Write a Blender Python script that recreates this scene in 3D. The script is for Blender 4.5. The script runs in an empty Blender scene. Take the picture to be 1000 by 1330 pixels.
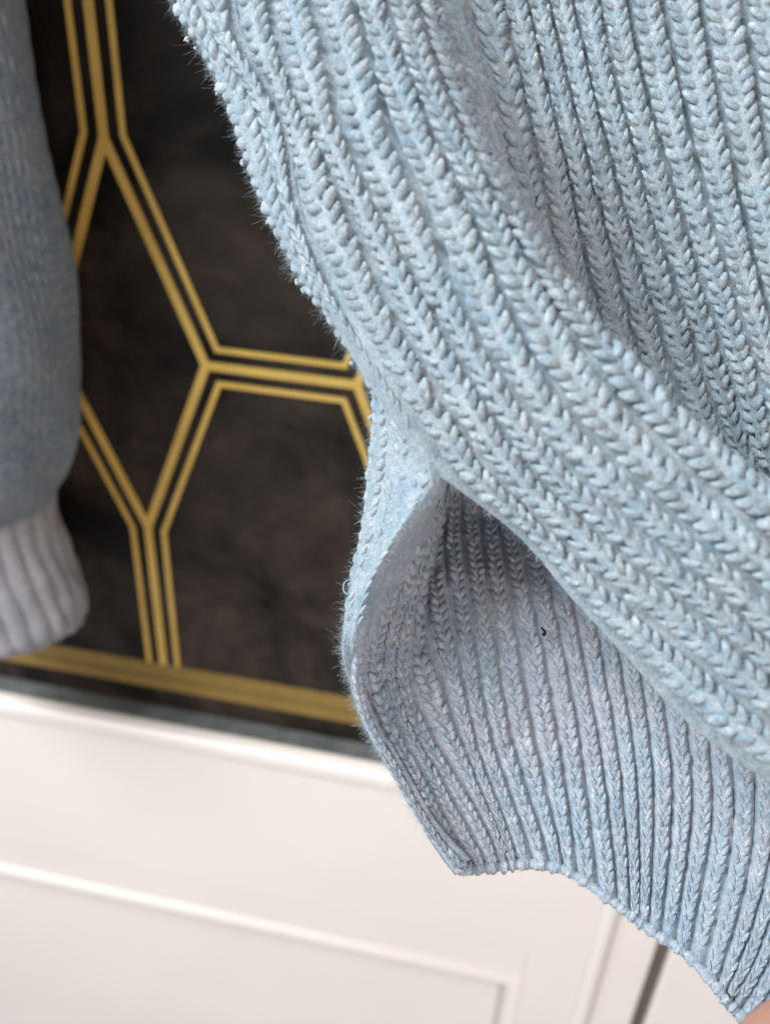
import bpy, math, random
import numpy as np
from mathutils import Matrix, Vector
rng = np.random.default_rng(7)
random.seed(7)
scene = bpy.context.scene
COL = scene.collection

# ------------------------------------------------------------------ camera
F, CX, CY = 1250.0, 500.0, 665.0            # focal length and centre in photo pixels
_d = np.array([-95, -1895, -1250.]); _d /= np.linalg.norm(_d)      # plumb line of the wall seen by the camera
_l = np.array([-8350, 1245, -1250.]); _l /= np.linalg.norm(_l)     # level line of the wall
_Z = -_d; _X = -_l; _X -= _Z * (_X @ _Z); _X /= np.linalg.norm(_X); _Y = np.cross(_Z, _X)
ROT = np.array([_X, _Y, _Z])                # camera -> world (x along the wall, y into it, z up)
BASEZ = 1.1
CAM = -(ROT @ np.array([0, 0, -0.45])) + np.array([0, 0, BASEZ])
cam_data = bpy.data.cameras.new('camera')
cam_data.sensor_fit = 'HORIZONTAL'; cam_data.sensor_width = 36.0; cam_data.lens = 36.0 * F / 1000
cam_data.clip_start = 0.005; cam_data.clip_end = 50
cam_data.dof.use_dof = True; cam_data.dof.focus_distance = 0.203; cam_data.dof.aperture_fstop = 16.0
cam = bpy.data.objects.new('camera', cam_data); COL.objects.link(cam)
M4 = Matrix([[*ROT[0], CAM[0]], [*ROT[1], CAM[1]], [*ROT[2], CAM[2]], [0, 0, 0, 1]])
cam.matrix_world = M4
scene.camera = cam

# ------------------------------------------------------------------ light (indoors: a window to the left, a room lamp)
world = bpy.data.worlds.new('World'); scene.world = world; world.use_nodes = True
bg = world.node_tree.nodes['Background']
bg.inputs[0].default_value = (0.80, 0.84, 0.90, 1); bg.inputs[1].default_value = 0.33
def area(name, loc, target, size, size_y, power, color):
    l = bpy.data.lights.new(name, 'AREA'); l.shape = 'RECTANGLE'; l.size = size; l.size_y = size_y
    l.energy = power; l.color = color
    o = bpy.data.objects.new(name, l); COL.objects.link(o); o.location = loc
    o.rotation_euler = (Vector(target) - Vector(loc)).to_track_quat('-Z', 'Y').to_euler()
    return o
area('window_light', (-0.98, -0.86, BASEZ + 1.32), (0.0, -0.15, BASEZ), 0.95, 0.95, 39.0, (0.93, 0.97, 1.0))
area('room_light', (0.75, -1.5, BASEZ + 0.35), (0.05, -0.1, BASEZ - 0.1), 0.7, 0.7, 8.0, (1.0, 0.77, 0.66))
vs = scene.view_settings
vs.view_transform = 'Standard'; vs.look = 'None'; vs.exposure = 0.40; vs.gamma = 1.0; vs.use_curve_mapping = False

# ------------------------------------------------------------------ helpers
def unp(px, py, mm):
    d = mm / 1000.0
    return CAM + ROT @ np.array([(px - CX) / F * d, -(py - CY) / F * d, -d])

def mesh_obj(name, verts, faces, mat, parent=None, smooth=True, tone=None):
    me = bpy.data.meshes.new(name)
    verts = np.asarray(verts, dtype=np.float32)
    if isinstance(faces, np.ndarray):
        nf, k = faces.shape
        me.vertices.add(len(verts)); me.vertices.foreach_set('co', verts.ravel())
        me.loops.add(nf * k); me.loops.foreach_set('vertex_index', faces.astype(np.int32).ravel())
        me.polygons.add(nf); me.polygons.foreach_set('loop_start', np.arange(0, nf * k, k, dtype=np.int32))
        me.update(calc_edges=True); me.validate()
    else:
        me.from_pydata([tuple(map(float, v)) for v in verts], [], faces); me.update()
    if smooth: me.polygons.foreach_set('use_smooth', np.ones(len(me.polygons), dtype=bool))
    if tone is not None:
        a = me.attributes.new('tone', 'FLOAT', 'POINT'); a.data.foreach_set('value', np.asarray(tone, dtype=np.float32))
    if mat: me.materials.append(mat)
    o = bpy.data.objects.new(name, me); COL.objects.link(o)
    if parent: o.parent = parent
    return o

def tag(o, label=None, cat=None, group=None, kind=None):
    if label: o['label'] = label
    if cat: o['category'] = cat
    if group: o['group'] = group
    if kind: o['kind'] = kind
    return o

def new_mat(name):
    m = bpy.data.materials.new(name); m.use_nodes = True
    nt = m.node_tree; b = nt.nodes['Principled BSDF']
    return m, nt, b
def node(nt, t, **kw):
    n = nt.nodes.new(t)
    for k, v in kw.items(): setattr(n, k, v)
    return n
def ramp(nt, stops):
    r = nt.nodes.new('ShaderNodeValToRGB'); e = r.color_ramp.elements
    while len(e) < len(stops): e.new(0.5)
    for el, (p, c) in zip(e, stops): el.position = p; el.color = (*c, 1)
    return r
def coords(nt, scale=None):
    t = nt.nodes.new('ShaderNodeNewGeometry')
    return t.outputs['Position']
def noise(nt, vec, scale, detail=4, rough=0.5, dist=0.0):
    n = nt.nodes.new('ShaderNodeTexNoise'); n.inputs['Scale'].default_value = scale; n.inputs['Detail'].default_value = detail
    n.inputs['Roughness'].default_value = rough; n.inputs['Distortion'].default_value = dist
    nt.links.new(vec, n.inputs['Vector']); return n
def mixc(nt, fac, a, b, mode='MIX'):
    m = nt.nodes.new('ShaderNodeMix'); m.data_type = 'RGBA'; m.blend_type = mode
    for s, v in ((m.inputs[0], fac), (m.inputs[6], a), (m.inputs[7], b)):
        if isinstance(v, (int, float)): s.default_value = v
        elif isinstance(v, tuple): s.default_value = (*v, 1)
        else: nt.links.new(v, s)
    return m.outputs[2]

# ------------------------------------------------------------------ materials
def wool(name, blue, grey, pale, bump=0.45):
    """heathered yarn: blue, grey and pale fibres carded together"""
    m, nt, b = new_mat(name)
    p = coords(nt)
    at = node(nt, 'ShaderNodeAttribute', attribute_name='tone')
    big = noise(nt, p, 75, 2); fine = noise(nt, p, 2600, 3, 0.65); mid = noise(nt, p, 420, 3, 0.6)
    r1 = ramp(nt, [(0.35, blue), (0.68, grey)]); nt.links.new(big.outputs[0], r1.inputs[0])
    r2 = ramp(nt, [(0.42, (0, 0, 0)), (0.74, (1, 1, 1))]); nt.links.new(mid.outputs[0], r2.inputs[0])
    c = mixc(nt, r2.outputs[0], r1.outputs[0], pale)
    r3 = ramp(nt, [(0.0, (0.76, 0.79, 0.83)), (1.0, (1.16, 1.15, 1.13))]); nt.links.new(at.outputs['Fac'], r3.inputs[0])
    c = mixc(nt, 1.0, c, r3.outputs[0], 'MULTIPLY')
    r4 = ramp(nt, [(0.3, (0.66, 0.67, 0.68)), (0.7, (1.3, 1.3, 1.3))]); nt.links.new(fine.outputs[0], r4.inputs[0])
    c = mixc(nt, 1.0, c, r4.outputs[0], 'MULTIPLY')
    nt.links.new(c, b.inputs['Base Color'])
    b.inputs['Roughness'].default_value = 0.95; b.inputs['Specular IOR Level'].default_value = 0.02
    b.inputs['Sheen Weight'].default_value = 0.35; b.inputs['Sheen Roughness'].default_value = 0.5
    b.inputs['Sheen Tint'].default_value = (0.85, 0.92, 1.0, 1)
    bp = nt.nodes.new('ShaderNodeBump'); bp.inputs['Strength'].default_value = bump; bp.inputs['Distance'].default_value = 0.0009
    fb = noise(nt, p, 1300, 4, 0.7, 0.8); nt.links.new(fb.outputs[0], bp.inputs['Height'])
    nt.links.new(bp.outputs[0], b.inputs['Normal'])
    return m
W_OUT = wool('blue_wool', (0.298, 0.405, 0.468), (0.355, 0.425, 0.462), (0.51, 0.565, 0.585))
W_IN = wool('blue_wool_inside', (0.320, 0.420, 0.500), (0.40, 0.435, 0.495), (0.55, 0.58, 0.615))
W_SLEEVE_SHADED = wool('shaded_sleeve_wool', (0.115, 0.150, 0.175), (0.165, 0.185, 0.20), (0.25, 0.26, 0.265), 0.5)  # the jumper's wool with the shade on the sleeve painted in
W_CUFF_LIT = wool('lit_cuff_wool', (0.25, 0.252, 0.268), (0.30, 0.285, 0.29), (0.36, 0.35, 0.355), 0.5)  # paler than the sleeve: light bounced onto the cuff, painted in
W_FUZZ, _nt, _b = new_mat('wool_fuzz')
_n = noise(_nt, coords(_nt), 1800, 2); _r = ramp(_nt, [(0.35, (0.28, 0.36, 0.41)), (0.65, (0.52, 0.57, 0.60))]); _nt.links.new(_n.outputs[0], _r.inputs[0])
_nt.links.new(_r.outputs[0], _b.inputs['Base Color']); _b.inputs['Roughness'].default_value = 0.9
_b.inputs['Specular IOR Level'].default_value = 0.0
W_LINT, _nt, _b = new_mat('pale_lint'); _b.inputs['Base Color'].default_value = (0.55, 0.55, 0.55, 1); _b.inputs['Roughness'].default_value = 1
W_SPECK, _nt, _b = new_mat('dark_lint'); _b.inputs['Base Color'].default_value = (0.012, 0.014, 0.016, 1); _b.inputs['Roughness'].default_value = 1

def wallpaper_mat():
    m, nt, b = new_mat('black_wallpaper'); p = coords(nt)
    a = noise(nt, p, 13, 7, 0.62, 0.5); f = noise(nt, p, 55, 5, 0.6, 0.5)
    r = ramp(nt, [(0.40, (0.0048, 0.0038, 0.0032)), (0.50, (0.023, 0.018, 0.014)), (0.62, (0.046, 0.035, 0.027))])
    nt.links.new(a.outputs[0], r.inputs[0])
    r2 = ramp(nt, [(0.3, (0.7, 0.7, 0.7)), (0.7, (1.25, 1.2, 1.15))]); nt.links.new(f.outputs[0], r2.inputs[0])
    nt.links.new(mixc(nt, 1.0, r.outputs[0], r2.outputs[0], 'MULTIPLY'), b.inputs['Base Color'])
    b.inputs['Roughness'].default_value = 0.55; b.inputs['Specular IOR Level'].default_value = 0.22
    bp = nt.nodes.new('ShaderNodeBump'); bp.inputs['Strength'].default_value = 0.15; bp.inputs['Distance'].default_value = 0.0004
    g = noise(nt, p, 900, 3); nt.links.new(g.outputs[0], bp.inputs['Height']); nt.links.new(bp.outputs[0], b.inputs['Normal'])
    return m
def gold_mat(name='gold_foil', k=1.0):
    m, nt, b = new_mat(name); p = coords(nt)
    a = noise(nt, p, 60, 4, 0.6)
    r = ramp(nt, [(0.3, (0.68 * k, 0.44 * k, 0.095 * k)), (0.7, (0.82 * k, 0.545 * k, 0.14 * k))]); nt.links.new(a.outputs[0], r.inputs[0])
    nt.links.new(r.outputs[0], b.inputs['Base Color'])
    b.inputs['Metallic'].default_value = 0.2; b.inputs['Roughness'].default_value = 0.5
    return m
def white_mat():
    m, nt, b = new_mat('white_gloss_paint'); p = coords(nt)
    a = noise(nt, p, 9, 3); r = ramp(nt, [(0.3, (0.83, 0.775, 0.715)), (0.7, (0.87, 0.815, 0.755))]); nt.links.new(a.outputs[0], r.inputs[0])
    nt.links.new(r.outputs[0], b.inputs['Base Color'])
    b.inputs['Roughness'].default_value = 0.32
    bp = nt.nodes.new('ShaderNodeBump'); bp.inputs['Strength'].default_value = 0.06; bp.inputs['Distance'].default_value = 0.001
    g = noise(nt, p, 120, 3); nt.links.new(g.outputs[0], bp.inputs['Height']); nt.links.new(bp.outputs[0], b.inputs['Normal'])
    return m
def ledge_mat():
    m, nt, b = new_mat('grey_ledge'); p = coords(nt)
    a = noise(nt, p, 70, 5, 0.65); r = ramp(nt, [(0.35, (0.085, 0.092, 0.09)), (0.65, (0.15, 0.16, 0.155))]); nt.links.new(a.outputs[0], r.inputs[0])
    nt.links.new(r.outputs[0], b.inputs['Base Color']); b.inputs['Roughness'].default_value = 0.5
    return m
def skin_mat():
    m, nt, b = new_mat('skin'); p = coords(nt)
    a = noise(nt, p, 60, 4); r = ramp(nt, [(0.3, (0.50, 0.235, 0.165)), (0.7, (0.60, 0.31, 0.22))]); nt.links.new(a.outputs[0], r.inputs[0])
    nt.links.new(r.outputs[0], b.inputs['Base Color']); b.inputs['Roughness'].default_value = 0.5
    b.inputs['Subsurface Weight'].default_value = 0.2; b.inputs['Subsurface Radius'].default_value = (0.004, 0.0015, 0.001); b.inputs['Subsurface Scale'].default_value = 1.0
    return m
M_GOLD_SHADED = gold_mat('shaded_gold_foil', 0.36)  # the same foil, darkened to paint in the light falling off lower down
M_PAPER, M_GOLD, M_WHITE, M_LEDGE, M_SKIN = wallpaper_mat(), gold_mat(), white_mat(), ledge_mat(), skin_mat()
M_DARK, _nt, _b = new_mat('gap_dark'); _b.inputs['Base Color'].default_value = (0.16, 0.13, 0.11, 1); _b.inputs['Roughness'].default_value = 0.8

# ------------------------------------------------------------------ the wall: wallpaper, gold lines
def box(name, x0, x1, y0, y1, z0, z1, mat, parent=None, bevel=0.0, seg=3):
    v = [(x, y, z + BASEZ) for x in (x0, x1) for y in (y0, y1) for z in (z0, z1)]
    f = [(0, 1, 3, 2), (4, 6, 7, 5), (0, 4, 5, 1), (2, 3, 7, 6), (0, 2, 6, 4), (1, 5, 7, 3)]
    o = mesh_obj(name, v, f, mat, parent, smooth=False)
    if bevel:
        b = o.modifiers.new('bevel', 'BEVEL'); b.width = bevel; b.segments = seg; b.limit_method = 'NONE'; b.harden_normals = True
        o.data.polygons.foreach_set('use_smooth', np.ones(6, dtype=bool))
    return o
wall = tag(box('wall', -0.9, 0.9, 0.0, 0.06, -0.9, 0.8, M_PAPER), kind='structure')
DX, DZ, HW, HH, BAR = -0.1205, 0.0635, 0.0365, 0.0935, 0.0690      # diamond centre, half sizes, level bar
PX, VB = 2 * HW + BAR, 0.105                                       # period along the wall, plumb bar
PZ = 2 * HH + VB
def strip(pts, w, parent, name='gold_line', y=-0.0004, closed=False):
    """flat mitred ribbon of foil, slightly proud of the paper"""
    P = [np.array(p, float) for p in pts]; n = len(P); L, R_ = [], []
    for i in range(n):
        a = P[i] - P[i - 1] if (i > 0 or closed) else P[1] - P[0]
        b = P[(i + 1) % n] - P[i] if (i < n - 1 or closed) else P[-1] - P[-2]
        a = a / np.linalg.norm(a); b = b / np.linalg.norm(b)
        na = np.array([-a[1], a[0]]); nb = np.array([-b[1], b[0]]); m = na + nb; m /= np.linalg.norm(m)
        k = w / 2 / max(0.35, m @ na); L.append(P[i] + m * k); R_.append(P[i] - m * k)
    v = [(p[0], y, p[1] + BASEZ) for p in L + R_] + [(p[0], -0.00002, p[1] + BASEZ) for p in L + R_]
    f = []
    for i in range(n if closed else n - 1):
        j = (i + 1) % n; f += [(i, n + i, n + j, j), (i, j, 2 * n + j, 2 * n + i), (n + i, 3 * n + i, 3 * n + j, n + j)]
    if not closed: f += [(0, 2 * n, 3 * n, n), (n - 1, 2 * n - 1, 4 * n - 1, 3 * n - 1)]
    return mesh_obj(name, v, f, M_GOLD, parent, smooth=False)
ZB = -0.1225          # top of the gold border
def clipz(p, q):      # keep the part of a plumb bar above the border
    return (p, (q[0], max(q[1], ZB)))
WT, WN, OFF = 0.0041, 0.0027, 0.0083
for ix in range(-2, 4):
    for iz in range(-1, 2):
        cx, cz = DX + ix * PX, DZ + iz * PZ
        if cx < -0.42 or cx > 0.45: continue
        if cz - HH > ZB:
            dia = strip([(cx, cz + HH), (cx + HW, cz), (cx, cz - HH), (cx - HW, cz)], WT, wall, 'gold_diamond', closed=True)
            strip([(cx + HW, cz), (cx + HW + BAR, cz)], WT, wall, 'gold_bar', y=-0.00045)
            a, b = clipz((cx, cz - HH), (cx, cz - HH - VB))
            strip([a, b], WT, wall, 'gold_bar', y=-0.00045)
        # octagon below-right of this diamond, outlined by one thin line
        ox, oz = cx + PX / 2, cz - PZ / 2
        h0, v0 = BAR / 2, VB / 2
        t1 = HW / HH; ln = math.hypot(HW, HH)
        # level edges at +-(PZ/2), plumb edges at +-(PX/2); slanted edges belong to the diamonds
        vx, vz = PX / 2 - OFF, PZ / 2 - OFF
        # slanted edge through (h0, PZ/2)-(PX/2, v0) moved inward by OFF
        nx, nz = HH / ln, HW / ln; c0 = nx * h0 + nz * PZ / 2 - OFF
        xa = (c0 - nz * vz) / nx; zb = (c0 - nx * vx) / nz
        pts = [(xa, vz), (vx, zb), (vx, -zb), (xa, -vz), (-xa, -vz), (-vx, -zb), (-vx, zb), (-xa, vz)]
        pts = [(ox + p[0], oz + p[1]) for p in pts]
        if min(p[1] for p in pts) > ZB: strip(pts, WN, wall, 'gold_outline', closed=True)
        elif max(p[1] for p in pts) > ZB:
            q = [(pts[2][0], ZB), pts[1], pts[0], pts[7], pts[6], (pts[5][0], ZB)]
            if pts[1][1] > ZB + 0.01: strip(q, WN, wall, 'gold_outline')
b_ = strip([(-0.6, ZB - 0.005), (0.6, ZB - 0.005)], 0.0100, wall, 'gold_border'); b_.data.materials[0] = M_GOLD_SHADED
b_ = strip([(-0.6, ZB - 0.0151), (0.6, ZB - 0.0151)], 0.0080, wall, 'gold_border'); b_.data.materials[0] = M_GOLD_SHADED

# ------------------------------------------------------------------ white panelling under it
pan = bpy.data.objects.new('panelling', None); COL.objects.link(pan); pan.location = (0, 0, 0)
tag(pan, 'white painted wooden panelling with a moulded panel below the gold-lined black wallpaper', 'panelling')
YF = -0.012
TOP = -0.1545
box('ledge', -0.62, 0.62, -0.0118, -0.0006, -0.80, TOP - 0.0006, M_LEDGE, pan)
box('cap', -0.62, 0.1390, YF - 0.0098, YF + 0.001, -0.1660, TOP, M_WHITE, pan, 0.0032, 5)
box('top_rail', -0.62, 0.1390, YF - 0.008, YF + 0.001, -0.284, -0.1662, M_WHITE, pan)
box('stile', 0.1036, 0.1390, YF - 0.0080, YF + 0.001, -0.80, -0.2840, M_WHITE, pan)
box('panel_margin', -0.62, 0.1035, YF - 0.0076, YF + 0.001, -0.3120, -0.2842, M_WHITE, pan, 0.0005, 2)
box('panel_margin', 0.1022, 0.1036, YF - 0.0076, YF + 0.001, -0.80, -0.3121, M_WHITE, pan)
box('panel', -0.62, 0.0935, YF - 0.0044, YF + 0.001, -0.80, -0.3213, M_WHITE, pan, 0.0008, 2)
def moulding(name, path, r, parent):
    """half-round bead run along a path in the wall plane"""
    n = 9; v, f = [], []
    P = [np.array(p, float) for p in path]
    for i, p in enumerate(P):
        a = P[i] - P[i - 1] if i > 0 else P[1] - P[0]; b = P[i + 1] - P[i] if i < len(P) - 1 else P[-1] - P[-2]
        a /= np.linalg.norm(a); b /= np.linalg.norm(b); na = np.array([-a[1], a[0]]); nb = np.array([-b[1], b[0]]); m = na + nb; m /= np.linalg.norm(m); k = 1 / (m @ na)
        for j in range(n):
            t = math.pi * j / (n - 1); s = math.cos(t) * r * k
            v.append((p[0] + m[0] * s, YF - 0.0055 - math.sin(t) * r * 0.9, p[1] + m[1] * s + BASEZ))
    for i in range(len(P) - 1):
        for j in range(n - 1): f.append((i * n + j, i * n + j + 1, (i + 1) * n + j + 1, (i + 1) * n + j))
    return mesh_obj(name, v, f, M_WHITE, parent)
moulding('bead_moulding', [(-0.62, -0.3168), (0.0978, -0.3168), (0.0978, -0.80)], 0.0058, pan)
box('edge_strip', 0.1392, 0.1480, YF - 0.0098, YF + 0.001, -0.80, TOP - 0.001, M_WHITE, pan, 0.0030, 4)
box('end_board', 0.1482, 0.1735, YF - 0.0068, YF + 0.001, -0.80, TOP - 0.001, M_WHITE, pan, 0.0012, 3)
box('gap', 0.1740, 0.1815, YF - 0.0010, YF + 0.001, -0.80, TOP - 0.002, M_DARK, pan)
box('neighbour_board', 0.1820, 0.62, YF - 0.0060, YF + 0.001, -0.80, TOP - 0.001, M_WHITE, pan, 0.002, 3)

# ------------------------------------------------------------------ knitted sheets
def densify(pts, n):
    """Catmull-Rom through 3D points, resampled evenly by length"""
    P = np.array(pts, float); k = len(P)
    E = np.vstack([2 * P[0] - P[1], P, 2 * P[-1] - P[-2]]); out = []
    for i in range(k - 1):
        p0, p1, p2, p3 = E[i:i + 4]
        for t in np.linspace(0, 1, 12, endpoint=False):
            out.append(0.5 * (2 * p1 + (p2 - p0) * t + (2 * p0 - 5 * p1 + 4 * p2 - p3) * t * t + (3 * p1 - p0 - 3 * p2 + p3) * t ** 3))
    out.append(P[-1]); out = np.array(out)
    s = np.r_[0, np.cumsum(np.linalg.norm(np.diff(out, axis=0), axis=1))]
    q = np.linspace(0, s[-1], n)
    return np.stack([np.interp(q, s, out[:, c]) for c in range(3)], 1)

class Sheet:
    """a cloth surface through guide wales; u counts wales across, t runs 0..1 down each wale"""
    NT = 200
    def __init__(self, us, guides, sub=8, smooth=0):
        G = np.array([densify([unp(*p) for p in g], self.NT) if not isinstance(g, np.ndarray) else g for g in guides])
        us = np.array(us, float); n = len(us)
        m = np.zeros_like(G)
        for i in range(n):
            if i == 0: m[i] = (G[1] - G[0]) / (us[1] - us[0])
            elif i == n - 1: m[i] = (G[-1] - G[-2]) / (us[-1] - us[-2])
            else:
                h0, h1 = us[i] - us[i - 1], us[i + 1] - us[i]; d0, d1 = (G[i] - G[i - 1]) / h0, (G[i + 1] - G[i]) / h1
                m[i] = (d0 * h1 + d1 * h0) / (h0 + h1)
        self.u0, self.u1 = us[0], us[-1]; self.nu = int(round((us[-1] - us[0]) * sub)) + 1
        U = np.linspace(us[0], us[-1], self.nu); A = []
        for u in U:
            i = min(max(np.searchsorted(us, u) - 1, 0), n - 2); h = us[i + 1] - us[i]; t = (u - us[i]) / h
            A.append((2 * t**3 - 3 * t**2 + 1) * G[i] + (t**3 - 2 * t**2 + t) * h * m[i] + (-2 * t**3 + 3 * t**2) * G[i + 1] + (t**3 - t**2) * h * m[i + 1])
        self.U = U; self.S = np.array(A)
        for _ in range(smooth):                       # relax tracing wobble
            Q = self.S; Q[:, 1:-1] = 0.5 * Q[:, 1:-1] + 0.25 * (Q[:, :-2] + Q[:, 2:])
        du = np.gradient(self.S, axis=0); dt = np.gradient(self.S, axis=1)
        N = np.cross(du, dt); N /= np.linalg.norm(N, axis=2, keepdims=True) + 1e-12
        mid = self.S.shape
        if np.sum(N * (CAM - self.S)) < 0: N = -N
        self.N = N
    def at(self, arr, u, t):
        a = np.clip((u - self.u0) / (self.u1 - self.u0) * (self.nu - 1), 0, self.nu - 1.001); b = np.clip(t * (self.NT - 1), 0, self.NT - 1.001)
        i = a.astype(int) if isinstance(a, np.ndarray) else int(a); j = b.astype(int) if isinstance(b, np.ndarray) else int(b)
        fa, fb = a - i, b - j
        if isinstance(fa, np.ndarray): fa = fa[..., None]
        if isinstance(fb, np.ndarray): fb = fb[..., None]
        return arr[i, j] * (1 - fa) * (1 - fb) + arr[i + 1, j] * fa * (1 - fb) + arr[i, j + 1] * (1 - fa) * fb + arr[i + 1, j + 1] * fa * fb
    def base(self, name, mat, parent, off, rib=0.0, thick=0.0014, edge=0.0, pw=0.6, mask=None):
        """the cloth itself, with the purl channels between the wales"""
        tt = np.linspace(0, 1, self.NT)[None, :]; U = self.U[:, None]
        prof = np.abs(np.sin(np.pi * U)) ** pw
        mk = np.ones_like(prof * tt) if mask is None else mask(U, tt)
        h = off + rib * (prof * mk + (1 - mk))
        if edge: h = h + edge * np.clip((0.35 - U) / 0.5, 0, 1) * np.clip((tt - TA + 0.04) / 0.055, 0, 1)
        h = h + rng.normal(0, 0.00006, h.shape)
        V = self.S + self.N * h[:, :, None]
        nu, nt = self.nu, self.NT
        i, j = np.meshgrid(np.arange(nu - 1), np.arange(nt - 1), indexing='ij'); a = (i * nt + j).ravel()
        fc = np.stack([a, a + nt, a + nt + 1, a + 1], 1)
        B = V - self.N * thick
        n = nu * nt
        rim = []
        ring = [k * nt for k in range(nu)] + [(nu - 1) * nt + k for k in range(1, nt)] + [k * nt + nt - 1 for k in range(nu - 2, -1, -1)] + [k for k in range(nt - 2, 0, -1)]
        for a, b in zip(ring, ring[1:] + ring[:1]): rim.append((a, b, b + n, a + n))
        allf = np.vstack([fc, fc[:, ::-1] + n, np.array(rim)])
        return mesh_obj(name, np.vstack([V.reshape(-1, 3), B.reshape(-1, 3)]), allf, mat, parent, tone=np.full(2 * n, 0.35))  # cloth toned below the stitches, which paints highlights onto their legs

KQ, MQ = 8, 7
_q = np.linspace(0, 1, KQ); _th = np.linspace(0, 2 * np.pi, MQ, endpoint=False)
_leg_faces = []
for k in range(KQ - 1):
    for m_ in range(MQ): _leg_faces.append((k * MQ + m_, k * MQ + (m_ + 1) % MQ, (k + 1) * MQ + (m_ + 1) % MQ, (k + 1) * MQ + m_))
_leg_faces = np.array(_leg_faces)

def wale(sheet, uc, pitch, mat, parent, name='knit_rib', fat=0.215, hgt=0.16, spread=0.40, t0=0.0, t1=1.0, sink=0.0, jit=1.0, puff=1.0, width_scale=1.0, collect=None, flat=0.78):
    """one column of interlocked V stitches following the cloth"""
    tt = np.linspace(t0, t1, 400); C = sheet.at(sheet.S, np.full(400, uc), tt)
    s = np.r_[0, np.cumsum(np.linalg.norm(np.diff(C, axis=0), axis=1))]
    rows = int(s[-1] / pitch)
    V, T = [], []
    ph = rng.random()
    for r in range(rows):
        sr = (r + ph + 0.18 * math.sin(r * 0.37 + ph * 40) + rng.normal(0, 0.07)) * pitch
        sr = min(max(sr, 0), s[-1])
        t = float(np.interp(sr, s, tt))
        p = sheet.at(sheet.S, uc, t); N = sheet.at(sheet.N, uc, t); N = N / np.linalg.norm(N)
        ta, tb = max(t - 0.01, 0), min(t + 0.01, 1)
        D = sheet.at(sheet.S, uc, tb) - sheet.at(sheet.S, uc, ta); D -= N * (D @ N); D /= np.linalg.norm(D)
        Wd = np.cross(N, D)
        E = sheet.at(sheet.S, uc + 0.5, t) - sheet.at(sheet.S, uc - 0.5, t)
        w = abs(E @ Wd); w = min(max(w, 0.3 * np.linalg.norm(E)), 1.3 * np.linalg.norm(E)) * width_scale
        w = min(w, pitch * 3.8); w = max(w, pitch * 1.3)
        if E @ Wd < 0: Wd = -Wd
        row_tone = rng.normal(0.5, 0.07)
        for side in (-1, 1):
            jj = rng.normal(0, 0.035 * jit, 6)
            rad = w * fat * (1 + rng.normal(0, 0.13 * jit))
            sq = (0.06 + (spread - 0.06) * _q ** 0.9 + jj[0]) * w * side
            tq = (0.55 - 1.08 * _q + 0.12 * np.sin(_q * np.pi) + jj[1] * 2.0) * pitch
            x = np.abs(sq) / (0.5 * w)
            hq = hgt * w * (1 - 0.8 * x ** 3) + rad * (0.55 * np.sin(np.pi * np.clip(_q * 1.05, 0, 1)) - 0.35) - sink + jj[2] * w * 0.6
            path = p + sq[:, None] * Wd + tq[:, None] * D + hq[:, None] * N
            dp = np.gradient(path, axis=0); dp /= np.linalg.norm(dp, axis=1, keepdims=True)
            b1 = np.cross(dp, N); b1 /= np.linalg.norm(b1, axis=1, keepdims=True); b2 = np.cross(b1, dp)
            prof = np.maximum(0.06, np.sin(np.pi * (0.06 + 0.88 * _q)) ** 0.55)
            tw = rng.random() * 6.28
            rr = rad * prof[:, None] * (1 + 0.075 * np.cos(3 * _th[None, :] + 7 * _q[:, None] * side + tw)) * puff * (1 + rng.normal(0, 0.07 * jit, (KQ, MQ)))
            ring = path[:, None, :] + (rr * np.cos(_th))[..., None] * b1[:, None, :] * 0.92 + (rr * np.sin(_th))[..., None] * b2[:, None, :] * flat
            V.append(ring.reshape(-1, 3)); T.append(np.full(KQ * MQ, np.clip(row_tone + rng.normal(0, 0.17), 0, 1)))
            if collect is not None: collect.append((path[KQ // 2], rad, N, D, Wd))
    n = len(V)
    faces = (_leg_faces[None] + (np.arange(n) * KQ * MQ)[:, None, None]).reshape(-1, 4)
    return mesh_obj(name, np.vstack(V), faces, mat, parent, tone=np.concatenate(T))

def fuzz(name, roots, normals, lengths, radius, mat, parent, lean=0.8, curl=1.2):
    """loose fibres standing off the yarn"""
    n = len(roots); K = 4 if lengths.max() > 0.0021 else 3
    d = normals + rng.normal(0, lean, (n, 3)); d /= np.linalg.norm(d, axis=1, keepdims=True)
    bend = rng.normal(0, curl, (n, 3))
    q = np.linspace(0, 1, K)
    path = roots[:, None, :] + lengths[:, None, None] * (q[None, :, None] * d[:, None, :] + (q ** 2)[None, :, None] * bend[:, None, :] * 0.5)
    a = np.cross(d, rng.normal(0, 1, (n, 3))); a /= np.linalg.norm(a, axis=1, keepdims=True)
    rr = radius * (1 - 0.6 * q)
    ring = np.stack([path - rr[None, :, None] * a[:, None, :], path + rr[None, :, None] * a[:, None, :]], 2)
    V = ring.reshape(-1, 3)
    fs = np.array([(2 * k, 2 * k + 1, 2 * k + 3, 2 * k + 2) for k in range(K - 1)])
    faces = (fs[None] + (np.arange(n) * K * 2)[:, None, None]).reshape(-1, 4)
    return tag(mesh_obj(name, V, faces, mat, parent), kind='stuff')

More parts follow.
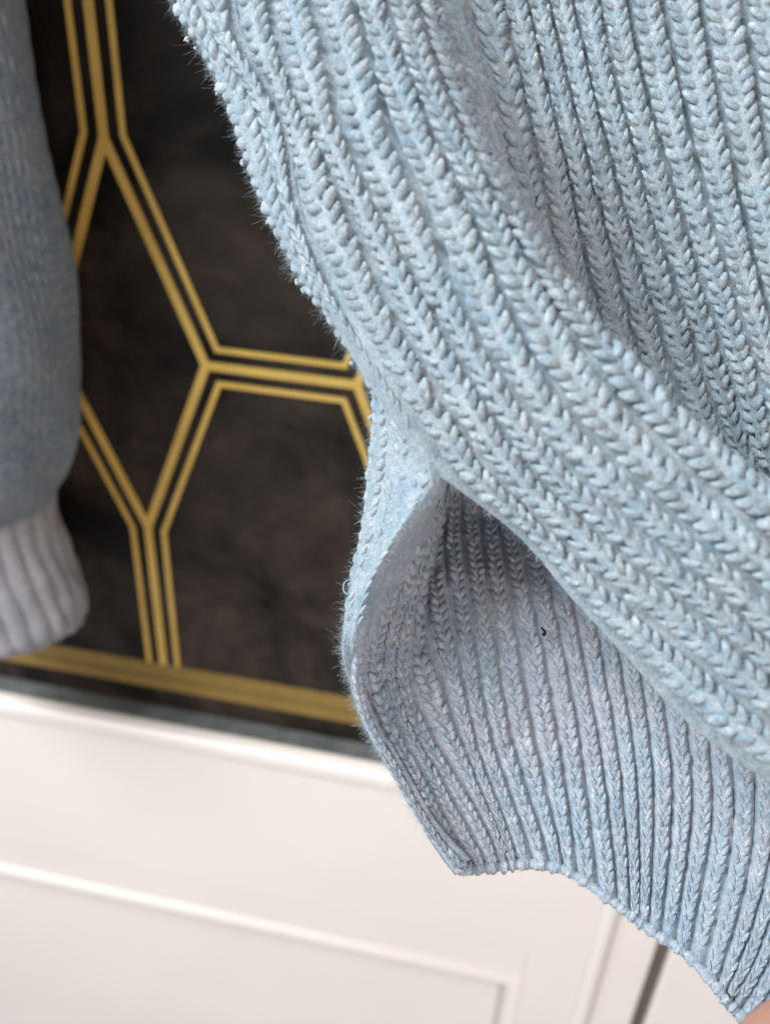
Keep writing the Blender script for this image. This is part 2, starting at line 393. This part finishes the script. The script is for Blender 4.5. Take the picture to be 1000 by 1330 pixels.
def tube(name, path, rad, mat, parent, m=10, tone=0.5, wob=0.0):
    P = np.array(path); n = len(P); rad = np.broadcast_to(np.asarray(rad, float), (n,))
    d = np.gradient(P, axis=0); d /= np.linalg.norm(d, axis=1, keepdims=True)
    up = np.array([0.3, 0.5, 0.81]); b1 = np.cross(d, up); b1 /= np.linalg.norm(b1, axis=1, keepdims=True); b2 = np.cross(b1, d)
    th = np.linspace(0, 2 * np.pi, m, endpoint=False)
    rr = rad[:, None] * (1 + rng.normal(0, wob, (n, m)))
    V = P[:, None, :] + (rr * np.cos(th))[..., None] * b1[:, None, :] + (rr * np.sin(th))[..., None] * b2[:, None, :]
    f = [(i * m + j, i * m + (j + 1) % m, (i + 1) * m + (j + 1) % m, (i + 1) * m + j) for i in range(n - 1) for j in range(m)]
    f += [tuple(range(m - 1, -1, -1)), tuple((n - 1) * m + j for j in range(m))]
    return mesh_obj(name, V.reshape(-1, 3), f, mat, parent, tone=np.full(n * m, tone))

jumper = bpy.data.objects.new('knitted_jumper', None); COL.objects.link(jumper)
tag(jumper, 'pale blue ribbed wool jumper held out with its lower edge folded open', 'jumper')

# ---- front panel: guide wales top to bottom (photo x, photo y, distance in mm)
A0 = [(290,-60,188),(304,40,186),(332,92,184),(356,132,183),(370,192,181),(378,256,179),(394,304,178),(430,380,176),(480,460,175),(530,540,175),(575,603,176),(602,632,176),(640,660,176),(690,702,175),(735,758,173),(780,808,171),(830,860,169),(870,906,168),(920,953,167),(1000,1008,165),(1080,1060,164)]
A1 = [(335,-60,182),(356,28,180),(372,88,178),(392,144,176),(412,188,174),(456,288,172),(490,360,171),(530,440,170),(580,530,169),(630,602,169),(672,648,169),(732,704,168),(772,746,167),(816,784,166),(860,822,165),(888,846,164),(940,890,163),(990,930,162),(1080,1000,161)]
A2 = [(385,-60,177),(408,20,175),(424,80,173),(440,156,171),(476,244,169),(500,296,168),(532,350,167),(570,420,166),(610,492,165),(655,565,165),(716,640,165),(760,676,164),(800,714,163),(840,748,162),(880,778,161),(948,836,160),(1080,950,159)]
A3 = [(440,-60,173),(460,8,171),(480,68,169),(496,136,167),(520,196,166),(548,264,165),(584,352,163),(616,428,162),(644,476,161),(680,532,161),(720,582,160),(760,628,160),(796,660,159),(828,686,159),(864,714,158),(932,772,157),(1000,836,157),(1080,910,157)]
A4 = [(485,-60,172),(504,16,170),(524,72,168),(540,116,167),(564,176,165),(600,245,163),(622,296,162),(640,350,161),(684,440,159),(720,504,158),(752,548,158),(792,592,157),(840,638,156),(880,674,156),(920,708,155),(1000,772,155),(1080,840,155)]
A5 = [(525,-60,174),(545,10,172),(575,110,169),(610,190,167),(650,270,165),(692,348,163),(720,396,162),(756,452,160),(788,492,159),(824,540,159),(872,592,158),(912,628,158),(960,668,157),(1000,700,157),(1080,765,157)]
A6 = [(556,-60,180),(577,8,179),(600,90,178),(640,200,176),(690,300,172),(736,372,170),(780,424,168),(826,474,166),(878,528,165),(934,578,164),(1000,634,163),(1080,700,163)]
A7 = [(598,-60,188),(616,20,187),(634,80,187),(652,160,187),(668,224,187),(690,290,186),(715,350,186),(750,420,186),(800,490,186),(860,560,186),(930,630,186),(1000,690,186),(1080,760,186)]
A8 = [(640,-60,190),(656,12,190),(670,76,190),(690,160,191),(706,248,193),(720,312,195),(736,368,196),(760,430,197),(800,510,198),(860,600,198),(940,690,198),(1060,800,198)]
A9 = [(672,-60,189),(687,12,189),(697,52,189),(711,108,190),(726,176,191),(741,240,193),(757,316,195),(773,384,197),(792,440,198),(830,530,199),(890,630,200),(980,740,200),(1060,820,200)]
A10 = [(704,-60,188),(718,20,188),(738,108,189),(754,172,190),(768,232,191),(780,276,193),(798,340,195),(824,440,197),(850,520,199),(900,620,200),(980,720,200),(1060,800,200)]
A11 = [(735,-60,187),(750,24,187),(762,76,187),(776,140,188),(796,216,190),(823,316,193),(842,380,195),(858,430,196),(880,512,198),(920,600,199),(990,700,200),(1080,790,200)]
A12 = [(770,-60,186),(786,36,186),(800,104,187),(820,180,188),(845,276,190),(868,345,192),(886,396,193),(902,448,195),(922,510,197),(950,590,198),(1010,690,199),(1080,770,199)]
A13 = [(808,-60,185),(822,28,185),(840,116,186),(864,208,187),(888,292,189),(908,352,190),(934,440,192),(950,494,194),(972,576,196),(1010,660,197),(1080,750,198)]
A14 = [(850,-60,184),(864,10,184),(882,100,184),(904,200,185),(918,260,186),(936,320,187),(960,404,189),(982,475,191),(1005,560,193),(1050,660,195),(1100,740,196)]
A15 = [(900,-60,183),(912,8,183),(926,80,183),(940,156,183),(956,228,184),(976,316,186),(992,380,187),(1020,480,189),(1060,600,191),(1110,700,193)]
A16 = [(955,-60,182),(966,12,182),(978,68,182),(992,168,182),(1015,270,183),(1050,420,186),(1100,560,189),(1150,660,191)]
A17 = [(1010,-60,181),(1020,12,181),(1050,170,181),(1100,400,184),(1200,640,188)]
A18 = [(1060,-60,180),(1074,12,180),(1108,170,180),(1160,400,183),(1260,640,187)]
def ext(g, top, bottom):     # the cloth goes on past the edges of the photograph
    g = list(g)
    def out(p, q, px):
        v = np.array(p[:2], float) - np.array(q[:2], float); L_ = np.linalg.norm(v); v = v / L_
        sl_ = max(-0.01, min(0.01, (p[2] - q[2]) / L_))
        return [(p[0] + v[0] * px * k, p[1] + v[1] * px * k, p[2] + sl_ * px * k) for k in (0.5, 1.0)]
    a = out(g[0], g[1], top)[::-1] if top else []
    b = out(g[-1], g[-2], bottom) if bottom else []
    return a + g + b
TOPX, BOTX = 460, 260
A19, A20, A21, A22, A23, A24 = ([(x + 56 * k, y + 6 * k, d - 1.2 * k + 0.5 * k * k) for x, y, d in A18] for k in range(1, 7))
(A0, A1, A2, A3, A4, A5, A6, A7, A8, A9, A10, A11, A12, A13, A14, A15, A16, A17, A18, A19, A20, A21, A22, A23, A24) = (ext(g, TOPX, BOTX + (200 if i_ < 7 else 0)) for i_, g in enumerate((A0, A1, A2, A3, A4, A5, A6, A7, A8, A9, A10, A11, A12, A13, A14, A15, A16, A17, A18, A19, A20, A21, A22, A23, A24)))
Aback = [(x + 9, y - 7, d + 7) if y > 610 else (x - 17, y + 10, d + 6.0) for x, y, d in A0]
Acurl = [(x - 2, y + 1, d + 3) if y > 610 else (x - 8, y + 5, d + 1.9) for x, y, d in A0]
def sag(g, k):       # the hollow behind the ridge drops away further down
    return [(x, y, d + k * min(1, max(0, (y - 180) / 260))) for x, y, d in g]
A7, A8, A9, A10, A11, A12, A13 = (sag(g, k) for g, k in ((A7, 6), (A8, 12), (A9, 14), (A10, 14), (A11, 12), (A12, 9), (A13, 5)))
def frac_at(g, y0):
    P = densify([unp(*p) for p in g], 800); Q = densify([(p[0], p[1], 0) for p in g], 800)
    s_ = np.r_[0, np.cumsum(np.linalg.norm(np.diff(P, axis=0), axis=1))]
    k = int(np.argmax(Q[:, 1] > y0)); return s_[int(k)] / s_[-1] if k else 0.0
TA = frac_at(A0, 615)
front = Sheet([-1.0, -0.45] + list(range(0, 25)), [Aback, Acurl, A0, A1, A2, A3, A4, A5, A6, A7, A8, A9, A10, A11, A12, A13, A14, A15, A16, A17, A18, A19, A20, A21, A22, A23, A24], smooth=6)
fp = front.base('front_panel', W_OUT, jumper, -0.0034, rib=0.0036, edge=0.0006, pw=0.62, mask=lambda U, T: 1 - np.exp(-((T - TA + 0.035) / 0.068) ** 2) * np.clip((0.75 - U) / 0.6, 0, 1))
colA = []
for k in range(24):
    first = k == 0
    wale(front, k + 0.5 + (0.08 if first else 0), 0.00255 * (0.95 if first else 1), W_OUT, fp, collect=colA, hgt=0.010, fat=0.128 if k not in (5, 6) else 0.115, spread=0.39, t1=0.999, sink=(0.0, 0.0009)[k == 6], width_scale=0.85 if first else 1.0)

# ---- side fold: the strip that turns round to the back of the garment
S1 = [(200,-60,196),(220,0,195),(260,68,194),(300,152,192),(328,240,190),(360,304,188),(380,352,187),(420,402,186),(440,436,186),(472,488,185),(486,524,186),(481,572,188),(475,640,189),(468,700,190),(455,755,190),(447,810,190),(444,850,191),(462,895,198),(485,945,201),(520,1000,205)]
S3 = [(290,-60,188),(304,40,186),(332,92,184),(356,132,183),(370,192,181),(378,256,179),(394,304,178),(430,380,176),(480,460,175),(530,540,175.5),(562,600,177),(570,622,178),(560,642,179),(540,665,180),(508,712,182),(480,768,184),(464,838,189),(468,895,197),(492,945,202),(527,1002,206)]
S1, S3 = ext(S1, TOPX, 0), ext(S3, TOPX, 0)
TS = frac_at(S1, 520)
S0 = [(x + 22, y, d + 14) for x, y, d in S1]
S2 = [((a[0] + b[0]) / 2, (a[1] + b[1]) / 2, (a[2] + b[2]) / 2 - 4 * max(0, 1 - max(0, i - 2) / 18)) for i, (a, b) in enumerate(zip(S1, S3))]
S4 = [(x + 8, y + 4, d + 2) if i > 12 else (x + 8, y - 5, d + 0.5) for i, (x, y, d) in enumerate(S3)]
S5 = [(x + 12, y + 6, d + 9) if i > 12 else (x + 14, y - 9, d + 2.5) for i, (x, y, d) in enumerate(S3)]
side = Sheet([-1, 0, 1, 2, 2.3, 2.6], [S0, S1, S2, S3, S4, S5], sub=14, smooth=6)
sp = side.base('side_fold', W_OUT, jumper, -0.0016, rib=0.0016, pw=0.5, mask=lambda U, T: np.clip((TS - T) / 0.06, 0, 1) * np.ones_like(U))
colS = []
for k in (0, 1): wale(side, k + 0.5, 0.0027, W_OUT, sp, t0=0.0, t1=TS - 0.01, hgt=0.0, fat=0.14, spread=0.38, sink=(0.0006, 0.0002)[k], collect=colS)
for u_ in (0.3, 0.9, 1.5): wale(side, u_, 0.0023, W_OUT, sp, t0=TS - 0.01, t1=TS + 0.16, hgt=0.0, fat=0.15, spread=0.40, width_scale=0.6, sink=0.0003, collect=colS)

# ---- back panel: the finer ribbed inside of the hem
B0 = [(572,628,184),(541,667,185),(509,714,187),(481,770,189),(462,840,190),(459,897,191),(477,947,193),(505,997,195),(552,1077,198),(598,1129,200)]
B1 = [(567,636,194),(537,715,196),(510,795,197),(496,860,198),(514,934,199),(546,998,200),(590,1082,202),(621,1132,203)]
B2 = [(576,622,208),(556,720,208),(536,800,206),(534,880,205),(562,950,205),(598,1012,205),(634,1080,205),(653,1131,206)]
B3 = [(590,560,186),(586,606,218),(580,650,229),(577,700,224),(580,752,216),(590,812,213),(603,890,210),(622,974,208),(650,1050,207),(677,1130,207)]
B4 = [(606,530,182),(612,590,218),(620,650,231),(626,700,226),(633,755,218),(645,830,215),(656,910,212),(672,980,210),(700,1070,208),(718,1133,207)]
B5 = [(640,510,178),(652,570,212),(666,650,228),(676,700,224),(689,765,218),(708,850,215),(728,970,211),(741,1060,208),(752,1147,206)]
B6 = [(680,480,175),(698,560,208),(722,660,221),(745,780,218),(764,880,214),(780,970,211),(794,1080,207),(804,1185,204)]
B7 = [(740,420,228),(770,560,228),(790,660,222),(820,800,217),(846,970,210),(850,1080,206),(842,1214,202)]
B8 = [(820,420,230),(850,560,230),(868,660,222),(898,800,216),(922,970,209),(924,1080,205),(893,1250,198)]
B9 = [(890,420,230),(930,600,222),(950,760,216),(970,880,212),(980,970,208),(980,1080,203),(962,1180,198),(928,1290,194)]
B10 = [(960,440,230),(1010,640,220),(1040,800,214),(1056,970,206),(1052,1100,200),(1015,1220,195),(956,1325,192)]
B11 = [(1040,480,224),(1090,700,216),(1120,970,204),(1105,1120,198),(1060,1240,193),(984,1350,190)]
B12 = [(1120,520,222),(1170,760,212),(1180,980,202),(1160,1140,196),(1100,1260,192),(1020,1380,189)]
B13, B14, B15 = ([(x + 78 * k, y + 8 * k, d - 4 * k) for x, y, d in B12] for k in (1, 2, 3))
Bm = [(x + (-1 if y < 860 else 5), y, d + (2.5 if y < 860 else 7)) for x, y, d in B0]
back = Sheet([-1, 0, 2, 4, 6, 8, 10, 12, 15, 18, 20, 23, 25, 27, 30, 33, 36], [Bm, B0, B1, B2, B3, B4, B5, B6, B7, B8, B9, B10, B11, B12, B13, B14, B15], sub=12, smooth=6)
def start_t(u): return np.interp(u, [0, 1, 2, 3, 4, 5, 6], [0.42, 0.32, 0.18, 0.08, 0.02, 0.0, 0.0])
bp_ = back.base('back_panel', W_IN, jumper, -0.0017, rib=0.0019, pw=0.6, mask=lambda U, T: np.clip((T - start_t(U)) / 0.12, 0, 1) * (U >= 0))
colB = []
for k in range(36):
    wale(back, k + 0.5, 0.00205, W_IN, bp_, collect=colB, fat=0.135, hgt=0.02, spread=0.30, t0=float(start_t(k + 0.5)), t1=0.985)
hem_path = [back.at(back.S, float(u), 0.992) - 0.0006 * back.at(back.N, float(u), 0.992) for u in np.linspace(0, 36, 420)]
tube('hem_edge', hem_path, 0.0012 * (1 + 0.22 * np.sin(np.linspace(0, 36, 420) * np.pi * 2) + 0.10 * rng.normal(0, 1, 420)), W_IN, bp_, wob=0.12, tone=0.45)

# ---- loose fibres
def inview(p, m=140):
    c = ROT.T @ (p - CAM); x, y = c[0] / -c[2] * F + CX, -c[1] / -c[2] * F + CY
    return -m < x < 1000 + m and -m < y < 1330 + m
def hair_from(col, n, lo, hi):
    idx = rng.integers(0, len(col), n)
    c = np.array([col[i][0] for i in idx]); r = np.array([col[i][1] for i in idx]); N = np.array([col[i][2] for i in idx])
    W_ = np.array([col[i][4] for i in idx]); D_ = np.array([col[i][3] for i in idx])
    a = rng.normal(0, 0.7, n); dirn = N * np.cos(a)[:, None] + W_ * np.sin(a)[:, None]
    root = c + dirn * r[:, None] * 0.8 + D_ * (rng.normal(0, 0.6, n) * r)[:, None]
    return root, dirn, lo + (hi - lo) * rng.random(n) ** 2.5
fuzz('loose_fibres', *hair_from([c_ for c_ in colA if inview(c_[0])], 92000, 0.0005, 0.0019), 0.000034, W_FUZZ, fp, lean=1.3)
fuzz('loose_fibres', *hair_from([c_ for c_ in colA if inview(c_[0])], 6000, 0.0008, 0.0030), 0.000018, W_FUZZ, fp)
fuzz('loose_fibres', *hair_from([c_ for c_ in colB if inview(c_[0])], 58000, 0.0003, 0.0013), 0.000028, W_FUZZ, bp_, lean=1.0)
fuzz('loose_fibres', *hair_from(colB, 5000, 0.0008, 0.0026), 0.000016, W_FUZZ, bp_)
def hair_sheet(sh, n, u0, u1, t0, t1, lo, hi):
    n = int(n)
    u = u0 + (u1 - u0) * rng.random(n); t = t0 + (t1 - t0) * rng.random(n)
    return sh.at(sh.S, u, t) - 0.0005 * sh.at(sh.N, u, t), sh.at(sh.N, u, t), lo + (hi - lo) * rng.random(n) ** 2.5
fuzz('loose_fibres', *hair_sheet(side, 36000, -0.6, 2.5, 0.15, 1.0, 0.0005, 0.0014), 0.000034, W_FUZZ, sp, lean=1.0)
fuzz('loose_fibres', *hair_sheet(side, 30000, -0.7, 0.6, 0.15, 1.0, 0.0004, 0.0015), 0.000019, W_FUZZ, sp, lean=1.2, curl=1.8)
fuzz('loose_fibres', *hair_sheet(back, 14000, -0.8, 0.6, 0.3, 1.0, 0.0005, 0.0016), 0.000018, W_FUZZ, bp_, lean=1.2, curl=1.8)
fuzz('loose_fibres', *hair_sheet(front, 15000, -0.8, 0.5, 0.42, 1.0, 0.0006, 0.0020), 0.000024, W_FUZZ, fp)
fuzz('loose_fibres', *hair_sheet(back, 2600, 0, 30, 0.97, 1.0, 0.0006, 0.0026), 0.000016, W_FUZZ, bp_)

# ---- lint: two pale pills on the left edge, a teased loop, two dark specks
def pill(name, px, py, mm, r, mat, parent):
    c = unp(px, py, mm); pts = []
    for k in range(26):
        v = rng.normal(0, 1, 3); v /= np.linalg.norm(v); pts.append(c + v * r * (0.5 + 0.5 * rng.random()))
    return tube(name, densify(pts, 150), r * 0.22, mat, parent, m=6)
pill('lint_pill', 243, 50, 194, 0.0007, W_LINT, sp)
pill('lint_pill', 386, 366, 187, 0.0008, W_LINT, sp)
for k in range(16):                                   # small balls of felted wool along the edge and on the face
    if k < 8:
        t_ = 0.30 + 0.055 * k + 0.02 * rng.random(); q_ = side.at(side.S, 0.02 + 0.1 * rng.random(), t_) + 0.0005 * side.at(side.N, 0.05, t_); par = sp
    else:
        q_u, q_t = 1 + 14 * rng.random(), 0.28 + 0.45 * rng.random(); q_ = front.at(front.S, q_u, q_t) + 0.0009 * front.at(front.N, q_u, q_t); par = fp
    rr_ = 0.00045 + 0.0004 * rng.random(); v_ = rng.normal(0, 1, (14, 3)); v_ /= np.linalg.norm(v_, axis=1, keepdims=True)
    tube('wool_pill', densify(q_ + v_ * rr_ * (0.4 + 0.6 * rng.random((14, 1))), 60), rr_ * 0.3, W_FUZZ, par, m=5)
lp = [unp(458, 752, 189), unp(448, 756, 188), unp(446, 766, 188), unp(451, 772, 188), unp(456, 766, 188.5), unp(452, 758, 188), unp(462, 762, 189)]
tube('teased_loop', densify(lp, 60), 0.00012, W_FUZZ, sp, m=5)
tube('dark_speck', densify([unp(703, 815, 213), unp(706, 819, 212.5), unp(708, 821, 212.3), unp(706, 825, 213)], 14), np.linspace(0.0002, 0.00045, 14), W_SPECK, bp_, m=6)
tube('dark_speck', densify([unp(944, 1290, 190), unp(947, 1293, 190), unp(948, 1297, 190)], 8), 0.0002, W_SPECK, bp_, m=6)

# ---- sleeve hanging against the wallpaper, out of focus
def sleeve(name, rings, mat, parent, ribs, amp, rowp, m=260):
    R_ = densify_rows(rings); V = []
    th = np.linspace(0, 2 * np.pi, m, endpoint=False)
    for i, (z, cx, hw, cy, ht, tl) in enumerate(R_):
        cx = cx - 0.006 - 0.004 * max(0, min(1, (z - 0.05) / 0.15)); z = z + 0.004
        g = 1 + amp * (np.abs(np.cos(th * ribs / 2)) - 0.5) + 0.022 * np.sin(3 * th + i * 0.045) * np.sin(i * 0.06 + 1) + 0.016 * np.sin(7 * th - i * 0.08) + 0.004 * np.sin(i * 2 * np.pi / rowp + 2.0 * (np.cos(th * ribs) > 0))
        V.append(np.stack([cx + hw * np.cos(th) * g, cy + ht * np.sin(th) * g, z + BASEZ + tl * np.cos(th)], 1))
    n = len(R_); V = np.vstack(V)
    i, j = np.meshgrid(np.arange(n - 1), np.arange(m), indexing='ij'); i = i.ravel(); j = j.ravel()
    f = np.stack([i * m + j, i * m + (j + 1) % m, (i + 1) * m + (j + 1) % m, (i + 1) * m + j], 1)
    o = mesh_obj(name, V, f, mat, parent, tone=np.clip(rng.normal(0.5, 0.15, len(V)), 0, 1))
    so = o.modifiers.new('thick', 'SOLIDIFY'); so.thickness = 0.003; so.offset = -1
    return o
def densify_rows(rings, n=220):
    Rg = np.array(rings, float); q = np.linspace(0, len(Rg) - 1, n); k = np.arange(len(Rg))
    out = np.stack([np.interp(q, k, Rg[:, c]) for c in range(6)], 1)
    for _ in range(60): out[1:-1] = 0.5 * out[1:-1] + 0.25 * (out[:-2] + out[2:])
    return out
sl = sleeve('sleeve', [(0.32, -0.185, 0.066, -0.040, 0.028, 0), (0.20, -0.185, 0.066, -0.040, 0.029, 0), (0.14, -0.184, 0.066, -0.040, 0.031, 0), (0.10, -0.185, 0.0665, -0.040, 0.033, 0), (0.065, -0.187, 0.066, -0.040, 0.034, 0.001), (0.040, -0.190, 0.064, -0.040, 0.034, 0.002), (0.015, -0.193, 0.060, -0.040, 0.032, 0.003), (0.000, -0.195, 0.053, -0.040, 0.028, 0.004), (-0.010, -0.195, 0.044, -0.040, 0.023, 0.004)], W_SLEEVE_SHADED, jumper, 84, 0.008, 5)
sl['label'] = 'sleeve hanging in front of the wallpaper, darkened by painted-in shade and out of focus'
sleeve('cuff', [(0.004, -0.192, 0.046, -0.040, 0.021, 0.004), (-0.015, -0.190, 0.045, -0.040, 0.022, 0.006), (-0.040, -0.186, 0.0445, -0.041, 0.023, 0.010), (-0.060, -0.181, 0.0445, -0.042, 0.023, 0.013), (-0.076, -0.178, 0.0425, -0.043, 0.022, 0.015), (-0.081, -0.178, 0.039, -0.043, 0.019, 0.015)], W_CUFF_LIT, sl, 26, 0.09, 6)

def mesh_fuzz(o, n, lo, hi, r):
    me = o.data; co = np.empty(len(me.vertices) * 3, np.float32); me.vertices.foreach_get('co', co); co = co.reshape(-1, 3)
    nr = np.empty(len(me.vertices) * 3, np.float32); me.vertices.foreach_get('normal', nr); nr = nr.reshape(-1, 3)
    k = rng.integers(0, len(co), n); c = co[k].astype(float); nn = nr[k].astype(float)
    ax = c - co.mean(0); ax[:, 2] = 0; nn *= np.sign(np.sum(nn * ax, axis=1))[:, None] + 1e-9
    fuzz('loose_fibres', c, nn, lo + (hi - lo) * rng.random(n) ** 2, r, W_CUFF_LIT, o, lean=0.9)
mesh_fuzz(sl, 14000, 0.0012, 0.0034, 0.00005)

# ------------------------------------------------------------------ the hand that holds the hem (only the thumb reaches into view)
def skinned(name, pts, edges, radii, mat, parent=None, sub=2):
    me = bpy.data.meshes.new(name); me.from_pydata([tuple(p) for p in pts], edges, []); me.update()
    o = bpy.data.objects.new(name, me); COL.objects.link(o)
    if parent: o.parent = parent
    sk = o.modifiers.new('skin', 'SKIN'); sk.use_smooth_shade = True
    for v, r in zip(me.skin_vertices[0].data, radii): v.radius = (r, r)
    me.skin_vertices[0].data[0].use_root = True
    s = o.modifiers.new('sub', 'SUBSURF'); s.levels = sub; s.render_levels = sub
    me.materials.append(mat); return o
H = [unp(1228, 1616, 170), unp(1158, 1536, 172),                     # wrist, palm
     unp(1098, 1466, 162), unp(1046, 1406, 156), unp(1000, 1354, 155), unp(980, 1332, 156)]   # thumb
E_ = [(0, 1), (1, 2), (2, 3), (3, 4), (4, 5)]; Rr = [0.024, 0.022, 0.014, 0.0115, 0.0112, 0.0095]
for k, (dx, dz) in enumerate([(-30, 26), (20, 30), (70, 32), (115, 34)]):
    i0 = len(H)
    H += [unp(1150 + dx, 1500 + k * 12, 185 + dz * 0.3), unp(1085 + dx, 1440 + k * 16, 200 + dz * 0.2), unp(1060 + dx, 1410 + k * 18, 208), unp(1075 + dx, 1400 + k * 20, 211)]
    E_ += [(1, i0), (i0, i0 + 1), (i0 + 1, i0 + 2), (i0 + 2, i0 + 3)]; Rr += [0.010, 0.0088, 0.0078, 0.006]
hand = skinned('person', H, E_, Rr, M_SKIN)
tag(hand, "person's thumb pinching the lower corner of the blue jumper", 'person')
